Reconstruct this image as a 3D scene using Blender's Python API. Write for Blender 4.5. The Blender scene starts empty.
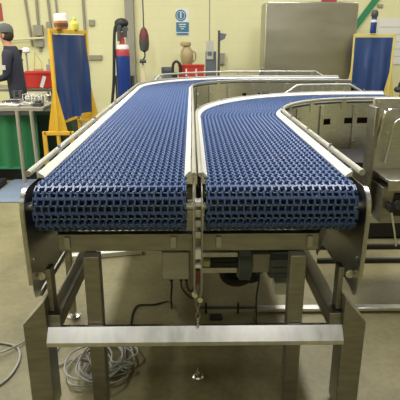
import bpy, bmesh, math, random
from mathutils import Vector, Matrix
random.seed(7)
SC = bpy.context.scene
COL = SC.collection
PI = math.pi
ORG = {}                                    # world origin of every object that parents others

# ------------------------------------------------------------------ materials
def mat(name, base, rough=.5, metal=0., noise=0., nscale=20., bump=0., stretch=None, spec=None, emit=None, alpha=None, dark=None):
    m = bpy.data.materials.new(name); m.use_nodes = True
    nt = m.node_tree; b = nt.nodes['Principled BSDF']
    b.inputs['Base Color'].default_value = (*base, 1)
    b.inputs['Roughness'].default_value = rough
    b.inputs['Metallic'].default_value = metal
    if spec is not None: b.inputs['Specular IOR Level'].default_value = spec
    if emit:
        b.inputs['Emission Color'].default_value = (*emit[:3], 1); b.inputs['Emission Strength'].default_value = emit[3]
    if noise or bump:
        tc = nt.nodes.new('ShaderNodeTexCoord'); mp = nt.nodes.new('ShaderNodeMapping')
        if stretch: mp.inputs['Scale'].default_value = stretch
        nz = nt.nodes.new('ShaderNodeTexNoise'); nz.inputs['Scale'].default_value = nscale
        nz.inputs['Detail'].default_value = 5
        nt.links.new(tc.outputs['Object'], mp.inputs['Vector']); nt.links.new(mp.outputs['Vector'], nz.inputs['Vector'])
        if noise:
            mr = nt.nodes.new('ShaderNodeMapRange')
            mr.inputs['From Min'].default_value = .3; mr.inputs['From Max'].default_value = .7
            mx = nt.nodes.new('ShaderNodeMix'); mx.data_type = 'RGBA'
            d = dark or tuple(c*(1-noise) for c in base)
            mx.inputs['A'].default_value = (*d, 1)
            mx.inputs['B'].default_value = (*[min(1, c*(1+noise*.5)) for c in base], 1)
            nt.links.new(nz.outputs['Fac'], mr.inputs['Value']); nt.links.new(mr.outputs['Result'], mx.inputs['Factor'])
            nt.links.new(mx.outputs['Result'], b.inputs['Base Color'])
            if metal > .5:
                mr2 = nt.nodes.new('ShaderNodeMapRange')
                mr2.inputs['To Min'].default_value = max(.05, rough-.08); mr2.inputs['To Max'].default_value = rough+.1
                nt.links.new(nz.outputs['Fac'], mr2.inputs['Value']); nt.links.new(mr2.outputs['Result'], b.inputs['Roughness'])
        if bump:
            bp = nt.nodes.new('ShaderNodeBump'); bp.inputs['Strength'].default_value = bump; bp.inputs['Distance'].default_value = .01
            nt.links.new(nz.outputs['Fac'], bp.inputs['Height']); nt.links.new(bp.outputs['Normal'], b.inputs['Normal'])
    return m

M = dict(
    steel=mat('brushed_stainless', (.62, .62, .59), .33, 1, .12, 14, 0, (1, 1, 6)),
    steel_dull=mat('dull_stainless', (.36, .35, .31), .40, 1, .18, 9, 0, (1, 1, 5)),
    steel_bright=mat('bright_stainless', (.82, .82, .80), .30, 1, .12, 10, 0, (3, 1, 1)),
    steel_panel=mat('panel_stainless', (.47, .45, .385), .36, 1, .13, 1.6, 0, (.8, 1, 2)),
    steel_sat=mat('satin_stainless', (.50, .49, .44), .45, .7, .1, 12, 0, (1, 1, 4)),
    chrome=mat('polished_metal', (.8, .79, .75), .15, 1),
    zinc=mat('zinc_bolt', (.75, .74, .70), .25, 1),
    white=mat('white_plastic', (.76, .75, .70), .4, 0, .05, 8),
    belt=mat('blue_plastic', (.062, .118, .295), .42, 0, .12, 30),
    rod=mat('pale_rod', (.30, .36, .46), .4),
    beltdark=mat('navy_plastic', (.012, .02, .06), .45),
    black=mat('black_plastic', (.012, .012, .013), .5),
    maroon=mat('maroon_plastic', (.14, .028, .028), .5),
    rubber=mat('black_rubber', (.02, .02, .02), .7),
    dgrey=mat('dark_grey_paint', (.06, .063, .068), .45),
    mgrey=mat('blue_grey_paint', (.13, .15, .18), .45),
    lgrey=mat('light_grey_plastic', (.48, .47, .42), .5),
    cable=mat('grey_cable_sheath', (.34, .34, .33), .5),
    yellow=mat('yellow_paint', (.70, .42, .035), .45, 0, .1, 10),
    pale_yellow=mat('pale_yellow_paint', (.62, .50, .14), .5),
    curtain=mat('blue_vinyl', (.018, .05, .17), .38, 0, .15, 4),
    green=mat('green_cloth', (.015, .16, .055), .7, 0, .15, 3),
    dgreen=mat('dark_green_paint', (.03, .055, .03), .5),
    greenp=mat('green_strap', (.03, .22, .10), .6),
    red=mat('red_plastic', (.48, .030, .022), .45),
    redpaint=mat('red_paint', (.42, .05, .06), .4),
    bluepaint=mat('blue_paint', (.012, .045, .24), .35),
    navy=mat('navy_cloth', (.022, .024, .04), .85, 0, .2, 30),
    trouser=mat('black_cloth', (.014, .014, .018), .9),
    skin=mat('skin', (.42, .22, .13), .55),
    hair=mat('dark_hair', (.03, .02, .015), .7),
    cap=mat('grey_cloth', (.10, .105, .10), .9),
    cream=mat('cream_plastic', (.70, .64, .42), .5),
    beige=mat('beige_plastic', (.42, .33, .17), .5),
    brown=mat('brown_lid', (.11, .05, .02), .5),
    orange=mat('orange_label', (.55, .20, .05), .5),
    ylabel=mat('yellow_bottle', (.55, .50, .08), .4),
    lime=mat('lime_label', (.40, .50, .12), .5),
    wood=mat('pale_wood', (.40, .30, .16), .6, 0, .25, 6, 0, (1, 8, 1)),
    paper=mat('white_paper', (.75, .75, .72), .6),
    signblue=mat('sign_blue', (.05, .18, .30), .5),
    mat_blue=mat('blue_grey_sheet', (.17, .21, .29), .45, 0, .1, 5),
    pillar=mat('grey_wall_paint', (.30, .285, .235), .6),
    conduit=mat('grey_conduit', (.30, .28, .22), .5),
)

def floor_mat():
    m = mat('painted_concrete', (.30, .262, .15), .42)
    nt = m.node_tree; b = nt.nodes['Principled BSDF']
    tc = nt.nodes.new('ShaderNodeTexCoord')
    n1 = nt.nodes.new('ShaderNodeTexNoise'); n1.inputs['Scale'].default_value = 2.2; n1.inputs['Detail'].default_value = 8; n1.inputs['Roughness'].default_value = .65
    n2 = nt.nodes.new('ShaderNodeTexNoise'); n2.inputs['Scale'].default_value = 30; n2.inputs['Detail'].default_value = 4
    for n in (n1, n2): nt.links.new(tc.outputs['Object'], n.inputs['Vector'])
    r = nt.nodes.new('ShaderNodeValToRGB'); e = r.color_ramp.elements
    e[0].position = .32; e[0].color = (.150, .132, .066, 1); e[1].position = .68; e[1].color = (.275, .242, .124, 1)
    nt.links.new(n1.outputs['Fac'], r.inputs['Fac'])
    mx = nt.nodes.new('ShaderNodeMix'); mx.data_type = 'RGBA'; mx.blend_type = 'MULTIPLY'; mx.inputs['Factor'].default_value = .5
    r2 = nt.nodes.new('ShaderNodeValToRGB'); f = r2.color_ramp.elements
    f[0].position = .3; f[0].color = (.65, .65, .65, 1); f[1].position = .6; f[1].color = (1, 1, 1, 1)
    nt.links.new(n2.outputs['Fac'], r2.inputs['Fac'])
    nt.links.new(r.outputs['Color'], mx.inputs['A']); nt.links.new(r2.outputs['Color'], mx.inputs['B'])
    nt.links.new(mx.outputs['Result'], b.inputs['Base Color'])
    return m
def wall_mat():
    m = mat('cream_painted_block', (.80, .755, .47), .55)
    nt = m.node_tree; b = nt.nodes['Principled BSDF']
    tc = nt.nodes.new('ShaderNodeTexCoord'); mp = nt.nodes.new('ShaderNodeMapping')
    mp.inputs['Rotation'].default_value = (PI/2, 0, 0)
    br = nt.nodes.new('ShaderNodeTexBrick')
    br.inputs['Color1'].default_value = (.74, .715, .43, 1); br.inputs['Color2'].default_value = (.73, .705, .422, 1)
    br.inputs['Mortar'].default_value = (.705, .68, .405, 1); br.inputs['Scale'].default_value = 1
    br.inputs['Mortar Size'].default_value = .006; br.inputs['Brick Width'].default_value = .45; br.inputs['Row Height'].default_value = .225
    nt.links.new(tc.outputs['Object'], mp.inputs['Vector']); nt.links.new(mp.outputs['Vector'], br.inputs['Vector'])
    nt.links.new(br.outputs['Color'], b.inputs['Base Color'])
    return m
M['floor'] = floor_mat(); M['wall'] = wall_mat()

# ------------------------------------------------------------------ mesh builder
class MB:
    def __init__(s): s.v = []; s.f = []; s.m = []
    def add(s, vs, fs, mi=0):
        o = len(s.v); s.v += [Vector(p) for p in vs]
        s.f += [[i+o for i in f] for f in fs]; s.m += [mi]*len(fs); return s
    def box(s, x0, x1, y0, y1, z0, z1, mi=0, rz=0, rx=0, ry=0, piv=None):
        vs = [Vector((x, y, z)) for z in (z0, z1) for y in (y0, y1) for x in (x0, x1)]
        if rz or rx or ry:
            c = Vector(piv) if piv else Vector(((x0+x1)/2, (y0+y1)/2, (z0+z1)/2))
            R = Matrix.Rotation(rz, 3, 'Z') @ Matrix.Rotation(ry, 3, 'Y') @ Matrix.Rotation(rx, 3, 'X')
            vs = [c + R @ (p-c) for p in vs]
        return s.add(vs, [(0, 2, 3, 1), (4, 5, 7, 6), (0, 1, 5, 4), (2, 6, 7, 3), (0, 4, 6, 2), (1, 3, 7, 5)], mi)
    def prism(s, poly, a, b, axis='y', mi=0):
        # poly of 2D points extruded from a to b along axis
        def P(p, t):
            return {'x': (t, p[0], p[1]), 'y': (p[0], t, p[1]), 'z': (p[0], p[1], t)}[axis]
        n = len(poly)
        return s.add([P(p, a) for p in poly]+[P(p, b) for p in poly],
                     [list(range(n))[::-1], list(range(n, 2*n))]+[(i, (i+1) % n, n+(i+1) % n, n+i) for i in range(n)], mi)
    def tube(s, pts, r, n=8, mi=0, cap=True, closed=False):
        pts = [Vector(p) for p in pts]; k = len(pts); rings = []
        rr = r if isinstance(r, (list, tuple)) else [r]*k
        up = None
        for i, p in enumerate(pts):
            if closed: t = pts[(i+1) % k]-pts[i-1]
            else: t = pts[min(i+1, k-1)]-pts[max(i-1, 0)]
            t.normalize()
            if up is None:
                up = Vector((0, 0, 1)) if abs(t.z) < .9 else Vector((1, 0, 0))
            a = t.cross(up)
            if a.length < 1e-5: a = t.cross(Vector((1, 0, .3)))
            a.normalize(); up = a.cross(t).normalized()
            rings.append([p+(a*math.cos(2*PI*j/n)+up*math.sin(2*PI*j/n))*rr[i] for j in range(n)])
        vs = [q for g in rings for q in g]; fs = []
        for i in range(k if closed else k-1):
            A = i*n; B = ((i+1) % k)*n
            fs += [(A+j, A+(j+1) % n, B+(j+1) % n, B+j) for j in range(n)]
        if cap and not closed: fs += [list(range(n))[::-1], list(range((k-1)*n, k*n))]
        return s.add(vs, fs, mi)
    def cyl(s, p0, p1, r, n=16, mi=0, r1=None): return s.tube([p0, p1], [r, r if r1 is None else r1], n, mi)
    def lathe(s, c, prof, n=20, mi=0):
        c = Vector(c); vs = []; fs = []
        for (r, z) in prof: vs += [c+Vector((r*math.cos(2*PI*j/n), r*math.sin(2*PI*j/n), z)) for j in range(n)]
        for i in range(len(prof)-1): fs += [(i*n+j, i*n+(j+1) % n, (i+1)*n+(j+1) % n, (i+1)*n+j) for j in range(n)]
        fs += [list(range(n))[::-1], list(range((len(prof)-1)*n, len(prof)*n))]
        return s.add(vs, fs, mi)
    def sphere(s, c, rx, ry=None, rz=None, n=14, mi=0, R=None):
        ry = ry or rx; rz = rz or rx; c = Vector(c); vs = []; fs = []; k = n//2
        for i in range(1, k):
            a = PI*i/k
            for j in range(n):
                p = Vector((rx*math.sin(a)*math.cos(2*PI*j/n), ry*math.sin(a)*math.sin(2*PI*j/n), rz*math.cos(a)))
                vs.append(c+(R @ p if R else p))
        t = Vector((0, 0, rz)); vs.append(c+(R @ t if R else t)); vs.append(c-(R @ t if R else t))
        for i in range(k-2): fs += [(i*n+j, (i+1)*n+j, (i+1)*n+(j+1) % n, i*n+(j+1) % n) for j in range(n)]
        T = len(vs)-2; B = T+1
        fs += [(T, j, (j+1) % n) for j in range(n)]+[(B, (k-2)*n+(j+1) % n, (k-2)*n+j) for j in range(n)]
        return s.add(vs, fs, mi)
    def build(s, name, mats, parent=None, bevel=0, smooth=35, solid=0):
        mats = mats if isinstance(mats, (list, tuple)) else [mats]
        if parent is not None: o0 = ORG[parent.name]
        else:
            o0 = Vector(((min(p.x for p in s.v)+max(p.x for p in s.v))/2, (min(p.y for p in s.v)+max(p.y for p in s.v))/2, min(p.z for p in s.v)))
        me = bpy.data.meshes.new(name)
        me.from_pydata([tuple(p-o0) for p in s.v], [], s.f)
        for m_ in mats: me.materials.append(M[m_])
        me.polygons.foreach_set('material_index', s.m)
        bm = bmesh.new(); bm.from_mesh(me); bmesh.ops.recalc_face_normals(bm, faces=bm.faces); bm.to_mesh(me); bm.free()
        me.shade_smooth(); me.set_sharp_from_angle(angle=math.radians(smooth))
        o = bpy.data.objects.new(name, me); COL.objects.link(o)
        if parent is not None: o.parent = parent
        else: o.location = o0
        ORG[o.name] = o0
        if solid:
            md = o.modifiers.new('thick', 'SOLIDIFY'); md.thickness = solid; md.offset = 0
        if bevel:
            md = o.modifiers.new('edge', 'BEVEL'); md.width = bevel; md.segments = 2; md.limit_method = 'ANGLE'; md.angle_limit = math.radians(50)
            md.harden_normals = False
        return o

def tag(o, label, cat, group=None, kind=None):
    o['label'] = label; o['category'] = cat
    if group: o['group'] = group
    if kind: o['kind'] = kind
    return o
def thing(name, label, cat, loc, group=None):
    o = bpy.data.objects.new(name, None); COL.objects.link(o); o.location = loc; o.empty_display_size = .1
    ORG[o.name] = Vector(loc)
    return tag(o, label, cat, group)
def structure(mb, name, m, **k):
    o = mb.build(name, m, **k); o['kind'] = 'structure'; return o
def copy_thing(o, loc, label=None):
    c = o.copy(); COL.objects.link(c); c.location = loc; ORG[c.name] = Vector(loc)
    if label: c['label'] = label
    for ch in o.children:
        d = ch.copy(); COL.objects.link(d); d.parent = c
        for g in ch.children:
            e = g.copy(); COL.objects.link(e); e.parent = d
    return c
def smooth_path(pts, n=8):
    P = [Vector(p) for p in pts]; out = []
    for i in range(len(P)-1):
        a = P[max(i-1, 0)]; b = P[i]; c = P[i+1]; d = P[min(i+2, len(P)-1)]
        for k in range(n):
            t = k/n
            out.append(.5*((2*b)+(c-a)*t+(2*a-5*b+4*c-d)*t*t+(3*b-a-3*c+d)*t**3))
    out.append(P[-1]); return out

# ------------------------------------------------------------------ camera
cam = bpy.data.cameras.new('camera'); co = bpy.data.objects.new('camera', cam); COL.objects.link(co)
cam.sensor_width = 36; cam.lens = 45
TH = math.atan(160/500); YAW = math.atan(8/500)
co.location = (0, 0, 1.62); co.rotation_euler = (PI/2-TH, 0, -YAW)
SC.camera = co

# ------------------------------------------------------------------ setting
structure(MB().box(-6, 7, -4, 10.6, -.1, 0), 'floor', 'floor')
structure(MB().box(-6, 7, 10.5, 10.7, 0, 5.2), 'wall_back', 'wall')
structure(MB().box(-6.2, -6, -4, 10.7, 0, 5.2), 'wall_left', 'wall')
structure(MB().box(7, 7.2, -4, 10.7, 0, 5.2), 'wall_right', 'wall')
structure(MB().box(-6, 7, -4.2, -4, 0, 5.2), 'wall_front', 'wall')
structure(MB().box(-1.30, -1.13, 10.38, 10.5, 0, 5.2), 'trim_1', 'pillar')

# ------------------------------------------------------------------ conveyor lanes
ZB = 1.07; TH2 = .010; RN = .090; NY = 1.95
class Lane:
    def __init__(s, x0, cx, cy, xend):
        s.x0 = x0; s.cx = cx; s.cy = cy; s.R = cx-x0; s.L1 = cy-NY; s.La = s.R*PI/2; s.L2 = xend-cx; s.L = s.L1+s.La+s.L2
    def flat(s, d, v):
        """plan position at distance d along the centre line, v to the right of it"""
        if d <= s.L1: return Vector((s.x0+v, NY+d, 0)), Vector((0, 1, 0))
        d2 = d-s.L1
        if d2 <= s.La:
            a = d2/s.R; r = s.R-v
            return Vector((s.cx-r*math.cos(a), s.cy+r*math.sin(a), 0)), Vector((math.sin(a), math.cos(a), 0))
        d3 = d2-s.La
        return Vector((s.cx+d3, s.cy+s.R-v, 0)), Vector((1, 0, 0))
    def loop(s, d, v, n):
        """belt loop: d<0 wraps the front roller and returns below"""
        zc = ZB-TH2-RN
        if d < 0:
            a = -d/RN
            if a <= PI: return Vector((s.x0+v, NY-(RN+n)*math.sin(a), zc+(RN+n)*math.cos(a)))
            return Vector((s.x0+v, NY+(a-PI)*RN, zc-(RN+n)))
        if d > s.L:
            a = (d-s.L)/RN; p, t = s.flat(s.L, v)
            if a <= PI: return Vector((p.x+(RN+n)*math.sin(a), p.y, zc+(RN+n)*math.cos(a)))
            return Vector((p.x-(a-PI)*RN, p.y, zc-(RN+n)))
        p, t = s.flat(d, v)
        return Vector((p.x, p.y, ZB-TH2+n))
    def samples(s, d0, d1):
        out = [d0]; d = d0
        while d < d1:
            d += .4 if d < s.L1-.4 or d > s.L1+s.La else .07
            out.append(min(d, d1))
        return out

W2 = .30
def make_belt(l, parent):
    mb = MB(); NC = 22; pu = 2*W2/NC; P = .056
    d = -PI*RN-.36; rows = []
    while d < l.L+PI*RN+.1: rows.append(d); d += P
    fp = [(-.006, -.009), (.024, -.009), (.032, -.005), (.034, 0), (.032, .006), (.026, .010), (-.006, .010)]
    bp = [(.006, -.009), (-.024, -.009), (-.032, -.005), (-.034, 0), (-.032, .006), (-.026, .010), (.006, .010)]
    def ext(poly, d, u0, u1, mi=0):
        n = len(poly)
        vs = [l.loop(d+a, u, b) for u in (u0, u1) for a, b in poly]
        mb.add(vs, [list(range(n)), list(range(n, 2*n))[::-1]]+[(i, n+i, n+(i+1) % n, (i+1) % n) for i in range(n)], mi)
    bar = [(-.007, -.008), (.006, -.008), (.006, .003), (.003, .007), (-.004, .007), (-.007, .003)]
    rod = [(.028+.0030*math.cos(k*PI/3), -.003+.0030*math.sin(k*PI/3)) for k in range(6)]
    for d in rows:
        for i in range(NC):
            u = -W2+pu*(i+.5)
            ext(fp, d, u-.0068, u-.0003)
            ext(bp, d, u+.0003, u+.0068)
            # the crossbar is cut per link so that it can follow the curve
            ext(bar, d, u-pu/2, u+pu/2)
        ext(bp, d, -W2, -W2+.004); ext(bp, d, W2-.004, W2)
        ext(rod, d, -W2-.004, W2+.004, 1)
    return mb.build('belt', ['belt', 'rod'], parent, smooth=30)

def strip(l, prof, d0, d1):
    """sweep a (v, z) profile along the lane"""
    ds = l.samples(d0, d1); n = len(prof); vs = []; fs = []
    for d in ds:
        for v, z in prof:
            p, t = l.flat(d, v) if d >= 0 else (Vector((l.x0+v, NY+d, 0)), None)
            vs.append((p.x, p.y, z))
    for i in range(len(ds)-1): fs += [(i*n+j, i*n+(j+1) % n, (i+1)*n+(j+1) % n, (i+1)*n+j) for j in range(n)]
    fs += [list(range(n))[::-1], list(range((len(ds)-1)*n, len(ds)*n))]
    return MB().add(vs, fs)

def curve_pts(l, v, z, d0, d1):
    out = []
    for d in l.samples(d0, d1):
        p = l.flat(d, v)[0] if d >= 0 else Vector((l.x0+v, NY+d, 0))
        out.append((p.x, p.y, z))
    return out

def side_plate(l, v, parent, slots, flange=0):
    """tall sheet with rounded nose, slots cut right through"""
    mb = MB(); t = .004
    x = l.x0+v; yf = 1.845; zt = 1.062; zb = .60; pts = []
    for k in range(7):
        a = k/6*PI/2; pts.append((yf+.075-.075*math.sin(a), zt-.075+.075*math.cos(a)))
    pts += [(yf, .90), (yf+.012, .66)]
    for k in range(1, 6):
        a = k/5*PI/2; pts.append((yf+.012+.045*(1-math.cos(a)), .66-(.66-.585)*math.sin(a)))
    pts += [(yf+.12, .60), (2.2, .60), (2.2, zt)]
    mb.prism(pts, x-t/2, x+t/2, 'x')
    if abs(v) > .318 and flange: 
        fl = pts[0:9]; inn = [(y+.004, z-.002) for y, z in fl][::-1]
        xs_ = sorted((x, x+flange*.016))
        k_ = len(fl); vv = [(X_, y, z) for X_ in xs_ for y, z in fl+inn]; n_ = 2*k_
        mb.add(vv, [(i, i+1, n_+i+1, n_+i) for i in range(n_-1)]+[(n_-1, 0, n_, 2*n_-1)]+[q for i in range(k_-1) for q in ((i, n_-1-i, n_-2-i, i+1), (n_+i, n_+i+1, 2*n_-2-i, 2*n_-1-i))])
    ds = []; d = .25
    edges = sorted(set([.25, l.L]+[e for s_ in slots for e in (s_[0], s_[1])]+[q for q in l.samples(.25, l.L)]))
    zs = [.60, .87, .925, zt]
    for a, b in zip(edges, edges[1:]):
        if b-a < 1e-4: continue
        for z0, z1 in zip(zs, zs[1:]):
            if z0 == .87 and any(s_[0]-1e-5 <= a and b <= s_[1]+1e-5 for s_ in slots): continue
            q = [l.flat(e, v+w)[0] for e in (a, b) for w in (-t/2, t/2)]
            mb.add([(p.x, p.y, z) for z in (z0, z1) for p in q],
                   [(0, 1, 3, 2), (4, 6, 7, 5), (0, 4, 5, 1), (2, 3, 7, 6), (0, 2, 6, 4), (1, 5, 7, 3)])
    return mb.build('side_plate', 'steel', parent)

def lane_thing(l, label, inner, slots_l, slots_r):
    """inner: +1 when the other lane lies to the right"""
    t = thing('curved_conveyor', label, 'conveyor', (l.x0, NY, 0))
    make_belt(l, t)
    # raised second rail round the outside of the bend, its end bent down
    r0, r1 = l.L1+l.La*(.35 if inner == 1 else .78), l.L-.35
    pts = curve_pts(l, -(W2+.045), 1.172, r0, r1); p0 = l.flat(r0-.12, -(W2+.045))[0]; p1 = l.flat(l.L-.2, -(W2+.045))[0]
    MB().tube([(p0.x, p0.y, 1.09)]+pts+[(p1.x, p1.y, 1.09)], .013, 10).build('raised_rail', 'steel_sat', t)
    for k in range(5):
        p = l.flat(r0+.05+(r1-r0-.1)*k/4, -(W2+.048))[0]
        MB().cyl((p.x, p.y, 1.02), (p.x, p.y, 1.17), .010, 8).build('rail_post', 'steel', t)
    # rails: side -1 left, +1 right
    for sd in (-1, 1):
        close = sd == inner
        e = W2
        if close: prof = [(e-.008, 1.078), (e+.012, 1.098), (e+.018, 1.098), (e+.018, 1.074), (e-.008, 1.073)]
        else: prof = [(e-.012, 1.076), (e-.008, 1.081), (e+.012, 1.096), (e+.017, 1.096), (e+.017, 1.074), (e-.012, 1.072)]
        prof = [(sd*a, b) for a, b in prof]
        strip(l, prof, .07, l.L).build('wear_strip', 'white', t)
        vt = sd*(e+((.032 if inner == 1 else .022) if close else .040)); zt = 1.098 if close else 1.104; r = .0095 if close else .0135
        pts = curve_pts(l, vt, zt, .02, l.L)
        MB().tube(pts, r, 10).build('guard_rail', 'steel_sat', t)
        # brackets that carry the guard rail off the plate
        for k in range(8):
            d = .5+k*(l.L-.7)/7; p, tg = l.flat(d, sd*(e+(.022 if close else .034)))
            if close and d < l.L1: continue
            q = l.flat(d, sd*(e+.046))[0]
            ang = math.atan2(tg.y, tg.x)
            b = MB().box(p.x-.025, p.x+.025, p.y-.004, p.y+.004, 1.0, 1.10, rz=ang)
            b.cyl((p.x, p.y, 1.095), (p.x, p.y, 1.128), .008, 8)
            b.build('rail_bracket', 'steel', t)
    if inner == 1:
        side_plate(l, -(W2+.030), t, slots_l, -1); side_plate(l, W2+.031, t, slots_r)
    else:
        side_plate(l, -(W2+.017), t, slots_l); side_plate(l, W2+.030, t, slots_r, 1)
    for q in (.22, .45, .68, .92, 1.18):
        d = l.L1+l.La*q
        if d > l.L-.05: continue
        p, tg = l.flat(d, W2+(.040 if inner == 1 else .039)); an = math.atan2(tg.y, tg.x)
        jb_ = MB().box(p.x-.022, p.x+.022, p.y-.005, p.y+.005, .62, 1.05, rz=an).build('plate_joint', 'steel', t, bevel=.002)
        p2 = l.flat(d, W2+.046)[0]; p3 = l.flat(d, W2+.056)[0]
        for z in (.70, .97): MB().cyl((p2.x, p2.y, z), (p3.x, p3.y, z), .011, 6).build('bolt', 'zinc', jb_)
    # slider bed under the carrying run, front roller and its shaft
    strip(l, [(-.285, 1.020), (.285, 1.020), (.285, 1.044), (-.285, 1.044)], .0, l.L).build('slider_bed', 'beltdark', t)
    zc = ZB-TH2-RN
    rb = MB()
    for k in range(16):
        u = l.x0-.28+k*.56/15
        rb.cyl((u-.009, NY, zc), (u+.009, NY, zc), .076, 16)
    rb.cyl((l.x0-.29, NY, zc), (l.x0+.29, NY, zc), .055, 16)
    rb.build('nose_roller', 'beltdark', t)
    MB().cyl((l.x0-.335, NY, zc), (l.x0+.335, NY, zc), .018, 12).build('roller_shaft', 'zinc', t)
    # cross beam under the nose with its clips, cross tubes further back
    xa, xz = (l.x0-.24, l.x0+.325) if inner == 1 else (l.x0-.325, l.x0+.18)
    xb = MB().box(xa, xz, 1.955, 1.995, .768, .846).build('cross_beam', 'steel_dull', t, bevel=.003)
    xq, xp = (xa, l.x0-.322) if inner == 1 else (xz, l.x0+.326)
    MB().prism([(xq, 1.96), (xq, 1.99), (xp, 2.36), (xp, 2.33)], .74, .846, 'z').build('gusset', 'steel_dull', t)
    for u in ((-.20, .245) if inner == 1 else (-.245, .14)):
        MB().box(l.x0+u-.012, l.x0+u+.012, 1.944, 1.956, .785, .836)  .build('clip', 'steel_sat', xb, bevel=.002)
    for d in (.9, 2.0):
        p = l.flat(d, 0)[0]
        MB().box(p.x-.333, p.x+.325, p.y-.03, p.y+.03, .72, .80).build('cross_tube', 'steel_dull', t, bevel=.003)
    strip(l, [(-.22, .74), (.22, .74), (.22, .93), (-.22, .93)], .75, l.L-.1).build('slot_dark_core', 'black', t)  # black core added so the plate slots look dark inside
    # side bolts low on the outer plate
    ou = -inner
    xo = l.x0+ou*(W2+.03)
    MB().cyl((xo-.016*ou, 1.905, .672), (xo-.016*ou, 1.925, .672), .013, 6).cyl((xo-.016*ou, 1.920, .672), (xo-.016*ou, 1.926, .672), .019, 14).build('clamp_bolt', 'zinc', t)
    MB().cyl((xo-.006, 1.90, .76), (xo+.008, 1.90, .76), .006, 6).build('plate_screw', 'zinc', t)
    # legs under the far part
    for d, v in ((l.L1+l.La*.55, -.3), (l.L1+l.La*.55, .3), (l.L-.15, -.3), (l.L-.15, .3)):
        p = l.flat(d, v)[0]
        MB().box(p.x-.025, p.x+.025, p.y-.025, p.y+.025, .0, .62).build('leg', 'steel_dull', t, bevel=.003)
    return t

LA = Lane(-.325, .95, 6.08, 2.20)
LB = Lane(.355, 1.65, 3.74, 2.02)
a1 = LA.L1+LA.La
lane_thing(LA, 'left curved conveyor with blue modular belt, sweeping round behind the other one', 1,
           [], [(a1-.35, a1-.27), (a1-.05, a1+.12), (a1+.5, a1+.62)])
b1 = LB.L1+LB.La
lane_thing(LB, 'right curved conveyor with blue modular belt, turning off in front of steel cabinet', -1,
           [(b1-.4, b1-.25)], [(b1-.62, b1-.50), (b1-.30, b1+.02), (b1+.2, b1+.3)])

# ------------------------------------------------------------------ support stand
st = thing('support_stand', 'stainless steel stand with wide bright cross beam carrying both conveyor ends', 'stand', (.02, 1.9, 0))
for sx in (-1, 1):
    xo, xi = (-.722, -.622) if sx < 0 else (.742, .645)
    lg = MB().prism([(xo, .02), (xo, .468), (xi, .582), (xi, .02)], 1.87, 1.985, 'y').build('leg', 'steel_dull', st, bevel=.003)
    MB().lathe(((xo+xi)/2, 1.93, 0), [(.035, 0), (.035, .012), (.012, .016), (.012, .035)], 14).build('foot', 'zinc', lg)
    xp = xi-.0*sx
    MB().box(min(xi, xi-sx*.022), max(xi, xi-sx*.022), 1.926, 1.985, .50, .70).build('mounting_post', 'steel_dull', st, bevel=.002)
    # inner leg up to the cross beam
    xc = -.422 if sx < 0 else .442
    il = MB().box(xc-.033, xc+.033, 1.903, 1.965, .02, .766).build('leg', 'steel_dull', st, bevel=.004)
    MB().lathe((xc, 1.934, 0), [(.035, 0), (.035, .012), (.012, .016), (.012, .035)], 14).build('foot', 'zinc', il)
    # side rail running back and rear leg
    xs = -.60 if sx < 0 else .625
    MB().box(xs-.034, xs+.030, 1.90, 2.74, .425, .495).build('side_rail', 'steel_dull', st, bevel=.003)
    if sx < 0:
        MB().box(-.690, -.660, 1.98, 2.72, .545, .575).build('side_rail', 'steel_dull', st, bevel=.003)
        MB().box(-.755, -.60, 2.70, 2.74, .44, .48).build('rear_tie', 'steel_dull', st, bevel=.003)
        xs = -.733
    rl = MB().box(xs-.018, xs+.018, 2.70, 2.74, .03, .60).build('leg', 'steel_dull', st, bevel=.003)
    MB().lathe((xs, 2.72, 0), [(.04, 0), (.04, .012), (.012, .016), (.012, .04)], 14).build('foot', 'zinc', rl)
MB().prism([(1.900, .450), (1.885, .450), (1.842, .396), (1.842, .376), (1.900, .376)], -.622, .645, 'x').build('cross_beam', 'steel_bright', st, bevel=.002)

# ------------------------------------------------------------------ take-up between the lanes
tk = thing('tensioner', 'narrow tensioner of steel blocks and links hanging between the two conveyors', 'tensioner', (.021, 1.87, .45))
for z0, z1, m_ in ((1.000, 1.020, 'white'), (.955, .985, 'steel'), (.915, .94, 'lgrey'), (.865, .892, 'steel'), (.775, .815, 'white'), (.735, .750, 'white')):
    MB().box(.0095, .0345, 1.852, 1.90, z0, z1).build('spacer_block', m_, tk, bevel=.002)
for x in (.0105, .0335): MB().box(x-.0008, x+.0008, 1.870, 1.885, .575, 1.03).build('strap', 'steel', tk)
MB().box(.013, .031, 1.860, 1.882, .660, .720).build('buffer', 'maroon', tk, bevel=.003)
lk = MB()
for k in range(6):
    z = .64-k*.027
    pts = [(.021+.008*math.cos(a)*(1 if k % 2 else .25), 1.868+.008*math.cos(a)*(.25 if k % 2 else 1), z+.017*math.sin(a)) for a in [2*PI*j/10 for j in range(10)]]
    lk.tube(pts, .0032, 6, closed=True)
lk.build('chain', 'steel_dull', tk)
for z, x in ((.612, .009), (.590, .031)): MB().cyl((x, 1.850, z), (x, 1.872, z), .012, 6).build('bolt', 'chrome', tk)
MB().cyl((.021, 1.868, .455), (.021, 1.868, .50), .005, 8).build('threaded_rod', 'zinc', tk)

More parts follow.
